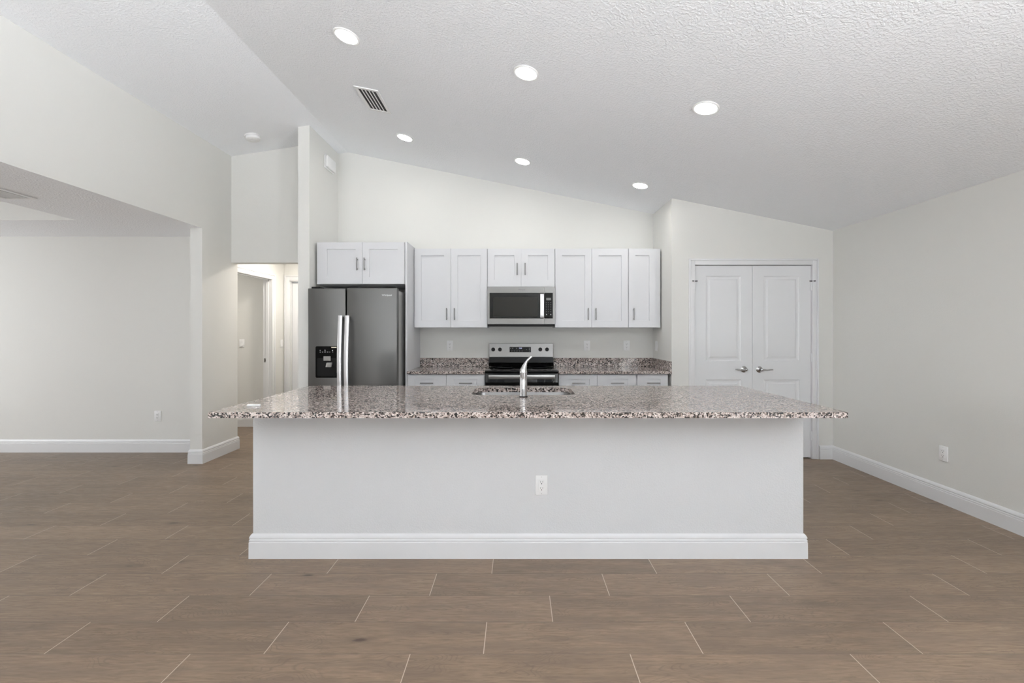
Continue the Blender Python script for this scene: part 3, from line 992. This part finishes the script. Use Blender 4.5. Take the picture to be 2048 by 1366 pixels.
for i in range(3):
    for j in range(7):
        kb.box(0.318 + i * 0.024, 0.328 + i * 0.024, MY + 0.0004, MY + 0.0009, 1.642 - j * 0.019, 1.6455 - j * 0.019)
kb.build('key_legends', M['keyprint'], mp)
for x in (0.325, 0.372):
    MB().lathe([(0, 0), (0.005, 0), (0.005, -0.0005), (0, -0.0005)], (x, MY + 0.0009, 1.513), 'y', 12).build('key', M['icon'], mp)
pts = [(0.2745, MY - 0.018 - 0.016 * math.sin(math.pi * k / 12), 1.478 + 0.262 * k / 12) for k in range(13)]
MB().strip(pts, 0.040, 0.012, (1, 0, 0), 0.003).box(0.262, 0.287, MY - 0.02, MY + 0.001, 1.482, 1.500, 0.002).box(0.262, 0.287, MY - 0.02, MY + 0.001, 1.718, 1.736, 0.002)\
    .build('handle', M['silver'], md, smooth=40, label="bright bowed vertical handle")
lettering('logo', 'Whirlpool', 0.018, (0.052, MY - 0.0006, 1.787), (R90, 0, 0), M['logo_dark'], md)

# ------------------------------------------------------------------ range
GX0, GX1, GY = -0.331, 0.4275, 4.575
r = thing('range', 'freestanding electric range in stainless and black under the microwave', 'range', ((GX0 + GX1) / 2, 4.9, 0.0))
MB().box(GX0 + 0.002, GX1 - 0.002, GY + 0.045, YB - 0.025, 0.02, 0.905, 0.003).build('body', M['blackmatte'], r)
MB().box(GX0 - 0.002, GX1 + 0.002, GY + 0.012, 5.190, 0.9055, 0.925, 0.006, 3).build('cooktop', M['blackglass'], r, smooth=30)
ringm = mat('burner_print', (0.09, 0.09, 0.09), 0.3)
for cx, cy, rad in ((-0.14, 4.80, 0.115), (0.24, 4.80, 0.09), (-0.14, 5.06, 0.085), (0.24, 5.06, 0.105)):
    MB().lathe([(rad, 0), (rad, 0.0003), (rad - 0.003, 0.0003), (rad - 0.003, 0), (rad, 0)], (cx, cy, 0.92515), 'z', 40).build('burner_ring', ringm, r)
# back guard: black lower riser with a stainless console leaning back slightly
MB().prism([(5.135, 0.926), (5.238, 0.926), (5.238, 1.03), (5.190, 1.03), (5.180, 0.965)], 'x', GX0 + 0.006, GX1 - 0.006).build('backguard', M['black'], r)
cs = MB().prism([(5.182, 1.028), (5.240, 1.028), (5.240, 1.187), (5.205, 1.187)], 'x', GX0 + 0.004, GX1 - 0.004, 0.003).build('control_console', M['steel_dark'], r)
tilt = math.atan2(0.023, 0.159)


def on_console(z):
    return 5.182 + (z - 1.028) * 0.023 / 0.159


for x in (-0.278, -0.199, 0.272, 0.350):
    z = 1.117
    y = on_console(z)
    k_ = MB().lathe([(0, 0.0), (0.0225, 0.0), (0.0225, -0.004), (0.0195, -0.006), (0.0185, -0.024), (0.0165, -0.027), (0, -0.027)], (0, 0, 0), 'y', 24).box(-0.0025, 0.0025, -0.031, -0.02, -0.018, 0.018, 0.001)
    bmesh.ops.rotate(k_.bm, verts=k_.bm.verts[:], cent=(0, 0, 0), matrix=Matrix.Rotation(-tilt, 3, 'X') @ Matrix.Rotation(0.3, 3, 'Y'))
    bmesh.ops.translate(k_.bm, verts=k_.bm.verts[:], vec=(x, y, z))
    k_.build('knob', M['black'], cs, smooth=40)


def console_plate(x0, x1, z0, z1, lift, name, m, **kw):
    b = MB().prism([(on_console(z0) - lift, z0), (on_console(z1) - lift, z1), (on_console(z1) + 0.001, z1), (on_console(z0) + 0.001, z0)], 'x', x0, x1)
    return b.build(name, M[m], cs, **kw)


console_plate(-0.087, 0.163, 1.085, 1.147, 0.0012, 'display', 'black', label="black clock display")
lettering('clock_digits', '12:00', 0.016, (0.040, on_console(1.130) - 0.0017, 1.1310), (R90 - tilt, 0, 0), M['digits'], cs, 0.0002)
for xx, zz in ((-0.075, 1.132), (-0.05, 1.132), (-0.005, 1.132), (-0.06, 1.100), (-0.03, 1.100), (0.0, 1.100), (0.03, 1.100), (0.06, 1.100), (0.112, 1.114), (0.144, 1.132), (0.144, 1.115), (0.144, 1.099)):
    y = on_console(zz) - 0.0016
    MB().box(xx - 0.005, xx + 0.005, y, y + 0.0003, zz - 0.002, zz + 0.002).build('key', M['keyprint'], cs)
od = MB().box(GX0 + 0.003, GX1 - 0.003, GY, GY + 0.044, 0.225, 0.895, 0.005, 3).build('oven_door', M['blackglass'], r, smooth=30)
MB().box(-0.25, 0.345, GY - 0.0006, GY - 0.0001, 0.36, 0.72).build('oven_window', M['window'], od)
MB().strip([(GX0 + 0.040, GY - 0.042, 0.8625), (GX1 - 0.040, GY - 0.042, 0.8625)], 0.042, 0.014, (0, 0, 1), 0.003)\
    .box(GX0 + 0.06, GX0 + 0.09, GY - 0.04, GY + 0.001, 0.852, 0.872, 0.002).box(GX1 - 0.09, GX1 - 0.06, GY - 0.04, GY + 0.001, 0.852, 0.872, 0.002)\
    .build('handle', M['steel'], od, smooth=40, label="flat stainless oven handle")
MB().box(GX0 + 0.003, GX1 - 0.003, GY + 0.002, GY + 0.044, 0.06, 0.22, 0.005, 3).build('storage_drawer', M['black'], r, smooth=30)

# ------------------------------------------------------------------ outlets and switches
def wall_device(name, label, kind, pos, facing, group):
    """Decorator plate centred at pos; facing 'y' looks to -Y, 'x' looks to -X, 'X' looks to +X."""
    rot = {'y': 0.0, 'x': -R90, 'X': R90}[facing]
    rt = thing(name, label, name.split('_')[-1], pos, group, (0, 0, rot))
    MB().box(-0.0365, 0.0365, -0.0065, -0.0002, -0.0585, 0.0585, 0.0035, 2).build('cover_plate', M['plastic'], rt, smooth=30, local=True)
    if kind == 'outlet':
        MB().box(-0.0165, 0.0165, -0.0090, -0.0060, -0.0335, 0.0335, 0.0012).build('receptacle', M['plastic'], rt, local=True)
        s = MB()
        for zc in (0.016, -0.020):
            s.box(-0.0075, -0.0052, -0.0094, -0.0088, zc + 0.000, zc + 0.0090).box(0.0052, 0.0075, -0.0094, -0.0088, zc + 0.001, zc + 0.0080)
            s.lathe([(0, 0), (0.0030, 0), (0.0030, -0.0005), (0, -0.0005)], (0, -0.0089, zc - 0.0065), 'y', 12)
        s.build('slots', M['dark'], rt, local=True)
    else:
        MB().prism([(-0.0085, 0.0335), (-0.0060, 0.0335), (-0.0060, -0.0335), (-0.0125, -0.0335), (-0.0085, 0.0)], 'x', -0.0165, 0.0165).build('rocker', M['plastic'], rt, local=True)
    for zc in (0.048, -0.048):
        MB().lathe([(0, 0), (0.003, 0), (0.003, -0.0006), (0, -0.0006)], (0, -0.0064, zc), 'y', 10).build('screw', M['screw'], rt, local=True)
    return rt


wall_device('power_outlet', 'white power outlet in the middle of the island front', 'outlet', (0.144, IY0, 0.427), 'y', 'power outlets')
wall_device('power_outlet', 'white power outlet low on the plain wall beside the pantry doors', 'outlet', (XR, 3.430, 0.387), 'x', 'power outlets')
wall_device('power_outlet', 'white power outlet low on the wall of the room beyond the wide opening', 'outlet', (-3.950, 4.895, 0.397), 'y', 'power outlets')
wall_device('power_outlet', 'white power outlet above the short counter between fridge and range', 'outlet', (-0.793, YB, 1.160), 'y', 'power outlets')
wall_device('power_outlet', 'white power outlet over the long counter, the one nearer the range', 'outlet', (0.828, YB, 1.160), 'y', 'power outlets')
wall_device('power_outlet', 'white power outlet over the long counter, the one nearer the pantry corner', 'outlet', (1.296, YB, 1.160), 'y', 'power outlets')
wall_device('light_switch', 'white rocker switch on the narrow side wall at the counter end', 'switch', (1.610, 5.13, 1.160), 'x', 'light switches')
wall_device('light_switch', 'white rocker switch on the grey wall seen through the bedroom doorway', 'switch', (-3.840, 6.215, 1.160), 'y', 'light switches')
wall_device('light_switch', 'white rocker switch on the bright hall wall between the two door casings', 'switch', (HX, 6.345, 1.155), 'X', 'light switches')

# ------------------------------------------------------------------ ceiling fittings
RSLOPE = math.atan(SR)
first = None
spots = [(-1.12, 2.925, 'ceiling downlight of the near row closest to the fridge side, by the air vent'),
         (0.06, 2.930, 'middle ceiling downlight of the near row above the island'),
         (1.238, 2.915, 'ceiling downlight of the near row closest to the plain side wall'),
         (-1.122, 4.452, 'ceiling downlight of the far row closest to the fridge side'),
         (0.055, 4.452, 'middle ceiling downlight of the far row above the microwave'),
         (1.236, 4.460, 'ceiling downlight of the far row closest to the pantry')]
for x, y, lab in spots:
    if first is None:
        first = thing('recessed_downlight', lab, 'ceiling light', (x, y, cz(x)), 'recessed ceiling downlights', (0, RSLOPE, 0))
        MB().lathe([(0.069, -0.0005), (0.086, -0.0005), (0.086, -0.004), (0.080, -0.008), (0.0695, -0.0065), (0.069, -0.0005)], (0, 0, 0), 'z', 48).build('trim_ring', M['plastic'], first, smooth=40, local=True)
        MB().lathe([(0, -0.0040), (0.0688, -0.0040), (0.0688, -0.001), (0, -0.001)], (0, 0, 0), 'z', 48).build('lens', M['lens'], first, local=True, label="glowing white lens")
    else:
        c = copy_tree(first)
        c.location = (x, y, cz(x))
        c["label"] = lab

# supply-air vents


def air_vent(label, loc, rot, wx, wy, nsl, group):
    rt = thing('air_vent', label, 'vent', loc, group, rot)
    fw = 0.027
    f = MB().box(-wx / 2, wx / 2, -wy / 2, -wy / 2 + fw, -0.008, -0.0005, 0.002).box(-wx / 2, wx / 2, wy / 2 - fw, wy / 2, -0.008, -0.0005, 0.002)
    f.box(-wx / 2, -wx / 2 + fw, -wy / 2 + fw, wy / 2 - fw, -0.008, -0.0005, 0.002).box(wx / 2 - fw, wx / 2, -wy / 2 + fw, wy / 2 - fw, -0.008, -0.0005, 0.002)
    f.build('frame', M['plastic'], rt, local=True)
    MB().box(-wx / 2 + fw, wx / 2 - fw, -wy / 2 + fw, wy / 2 - fw, -0.0015, -0.0006).build('duct', M['darkgap'], rt, local=True, label="dark duct behind the slats")
    n = nsl
    for k in range(n):
        x = -wx / 2 + fw + (k + 1) * (wx - 2 * fw) / (n + 1)
        MB().prism([(x - 0.0022, -0.0085), (x - 0.0005, -0.0085), (x + 0.0025, -0.002), (x + 0.0010, -0.002)], 'y', -wy / 2 + fw, wy / 2 - fw).build('slat', M['plastic'], rt, local=True)
    return rt


air_vent('white ceiling air vent with dark slots on the slope above the refrigerator', (-1.217, 3.772, cz(-1.217)), (0, RSLOPE, 0), 0.205, 0.385, 4, 'ceiling air vents')
air_vent('white air vent in the lowered ceiling of the room beyond the wide opening', (-3.885, 3.24, LC), (0, 0, 0), 0.25, 0.50, 6, 'ceiling air vents')

# smoke detector, tilted with the shallow pitch
rt = thing('smoke_detector', 'round white smoke detector on the shallow ceiling slope above the hall', 'smoke detector', (-2.717, 4.572, cz(-2.717)), None, (0, -math.atan(SL), 0))
MB().lathe([(0, -0.0005), (0.075, -0.0005), (0.075, -0.010), (0.072, -0.014), (0, -0.014)], (0, 0, 0), 'z', 40).build('mounting_ring', M['plastic'], rt, smooth=40, local=True)
MB().lathe([(0, -0.0145), (0.067, -0.0145), (0.069, -0.020), (0.066, -0.038), (0.054, -0.046), (0.022, -0.048), (0.020, -0.045), (0, -0.045)], (0, 0, 0), 'z', 40).build('sensor_body', M['plastic'], rt, smooth=35, local=True)
MB().lathe([(0.012, -0.0455), (0.012, -0.0495), (0.010, -0.0505), (0, -0.0505)], (0.02, -0.035, 0.0025), 'z', 16).build('test_button', M['plastic'], rt, smooth=35, local=True)

# door chime on the narrow wall beside the fridge cabinet
rt = thing('door_chime', 'white box chime high on the narrow wall beside the fridge cabinet', 'door chime', (-2.115, 5.0, 3.21))
MB().box(-2.1147, -2.103, 4.875, 5.115, 3.128, 3.272, 0.004).build('back_plate', M['plastic'], rt)
MB().box(-2.1028, -2.076, 4.88, 5.11, 3.140, 3.268, 0.010, 3).build('cover', M['plastic'], rt, smooth=40)
